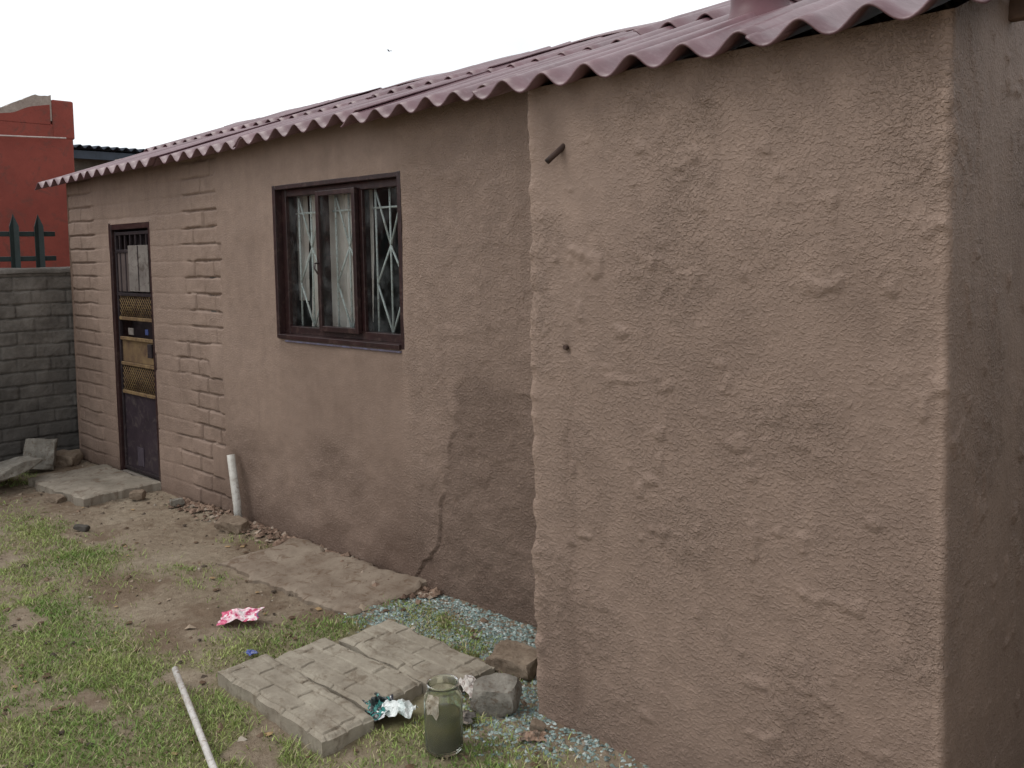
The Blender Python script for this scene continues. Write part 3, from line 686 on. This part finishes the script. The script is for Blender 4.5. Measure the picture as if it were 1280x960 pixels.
M_wt=litmat("white_plastic_bag",[(0,(.75,.78,.76)),(.50,(.60,.66,.64)),(.58,(.06,.30,.26)),(.64,(.78,.80,.78))],12)
crumple("plastic_bag",.14,.10,.08,(-2.385,-.875,.01),20,511,M_wt,26,.7)
M_bk=litmat("dark_green_wrapper_foil",[(0,(.02,.03,.03)),(.5,(.03,.20,.18)),(.6,(.02,.02,.03)),(.68,(.55,.55,.55))],20)
crumple("crisp_packet",.17,.11,.06,(-2.46,-.905,.012),-15,521,M_bk)
M_pp=litmat("scrap_paper",[(0,(.55,.51,.47)),(.5,(.36,.30,.27)),(.62,(.62,.60,.58))],14,.7)
crumple("scrap_paper",.18,.08,.05,(-2.30,-.60,.02),-20,531,M_pp)
crumple("scrap_paper",.12,.09,.03,(-2.20,-.76,.01),40,541,litmat("dark_scrap",[(0,(.08,.07,.06)),(.5,(.20,.17,.14)),(.62,(.10,.09,.09))],14,.7))
crumple("scrap_paper",.10,.06,.03,(-1.92,-.68,.01),40,551,litmat("brown_scrap",[(0,(.25,.16,.11)),(.5,(.14,.10,.07)),(.62,(.30,.22,.17))],14,.7))
crumple("blue_scrap",.06,.04,.02,(-3.22,-.97,.01),0,561,litmat("blue_scrap_plastic",[(0,(.06,.09,.30)),(.5,(.2,.22,.35)),(.7,(.05,.06,.2))],14,.5))
M_bird=simple("bird_feathers",(.05,.04,.04),None,.9)
bd=raw("flying_bird",[(0,-.16,0),(.05,-.02,.03),(-.05,-.02,.03),(0,-.02,-.05),(0,.17,0),(.04,.24,.0),(-.04,.24,.0),
   (.22,-.05,.12),(.42,.06,.05),(.2,.07,.09),(-.22,-.05,.12),(-.42,.06,.05),(-.2,.07,.09)],
   [(0,1,2),(0,3,1),(0,2,3),(1,4,2),(1,3,4),(2,4,3),(4,5,6),(1,7,9),(7,8,9),(1,9,4),(2,12,10),(10,12,11),(2,4,12)],M_bird)
bd.location=(-68.0,53.3,21.3);bd.rotation_euler=(0,0,R(100))
# ------------------------------------------------------------ SKY / LIGHT
w=bpy.data.worlds.new("World");S.world=w;w.use_nodes=True;nt=w.node_tree
bg=nt.nodes["Background"]
sky=N(nt,"ShaderNodeTexSky",sky_type='NISHITA');sky.sun_disc=False
az=math.atan2(-.66,-.75);el=R(52)
sky.sun_elevation=el;sky.sun_rotation=math.pi/2-az
sc=mix(nt,1.0,sky.outputs[0],(.1,.1,.1),'MULTIPLY')
tc=N(nt,"ShaderNodeTexCoord")
cl=noise(nt,3.0,5,.55,0,tc.outputs["Generated"])
cloud=ramp(nt,cl,[(.34,(.92,.965,1.01)),(.55,(1.16,1.18,1.20))])
col=mix(nt,.92,sc,cloud)
L(nt,col,bg.inputs[0]);bg.inputs[1].default_value=1.08
sd=bpy.data.lights.new("sun","SUN");sd.energy=1.3;sd.angle=R(26);sd.color=(1,.965,.91)
so=bpy.data.objects.new("sun",sd);S.collection.objects.link(so)
dirv=Vector((math.cos(az)*math.cos(el),math.sin(az)*math.cos(el),math.sin(el)))
so.rotation_euler=dirv.to_track_quat('Z','Y').to_euler()
S.view_settings.view_transform='Standard';S.view_settings.look='None';S.view_settings.exposure=0
# ------------------------------------------------------------ CAMERA
cd=bpy.data.cameras.new("camera");cam=bpy.data.objects.new("camera",cd);S.collection.objects.link(cam);S.camera=cam
cd.sensor_width=36;cd.lens=1100/1280*36;cd.shift_y=-96/1280;cd.clip_end=3000;cd.clip_start=.05
th=math.atan(.0647);r_=.02;c47,s47=math.cos(R(47)),math.sin(R(47))
f=Vector((-c47*math.cos(th),s47*math.cos(th),-math.sin(th)));r0=Vector((s47,c47,0));u0=r0.cross(f)
rt=r0*math.cos(r_)-u0*math.sin(r_);up=u0*math.cos(r_)+r0*math.sin(r_)
M=Matrix((rt,up,-f)).transposed().to_4x4();M.translation=Vector((0,-2.8,1.65));cam.matrix_world=M
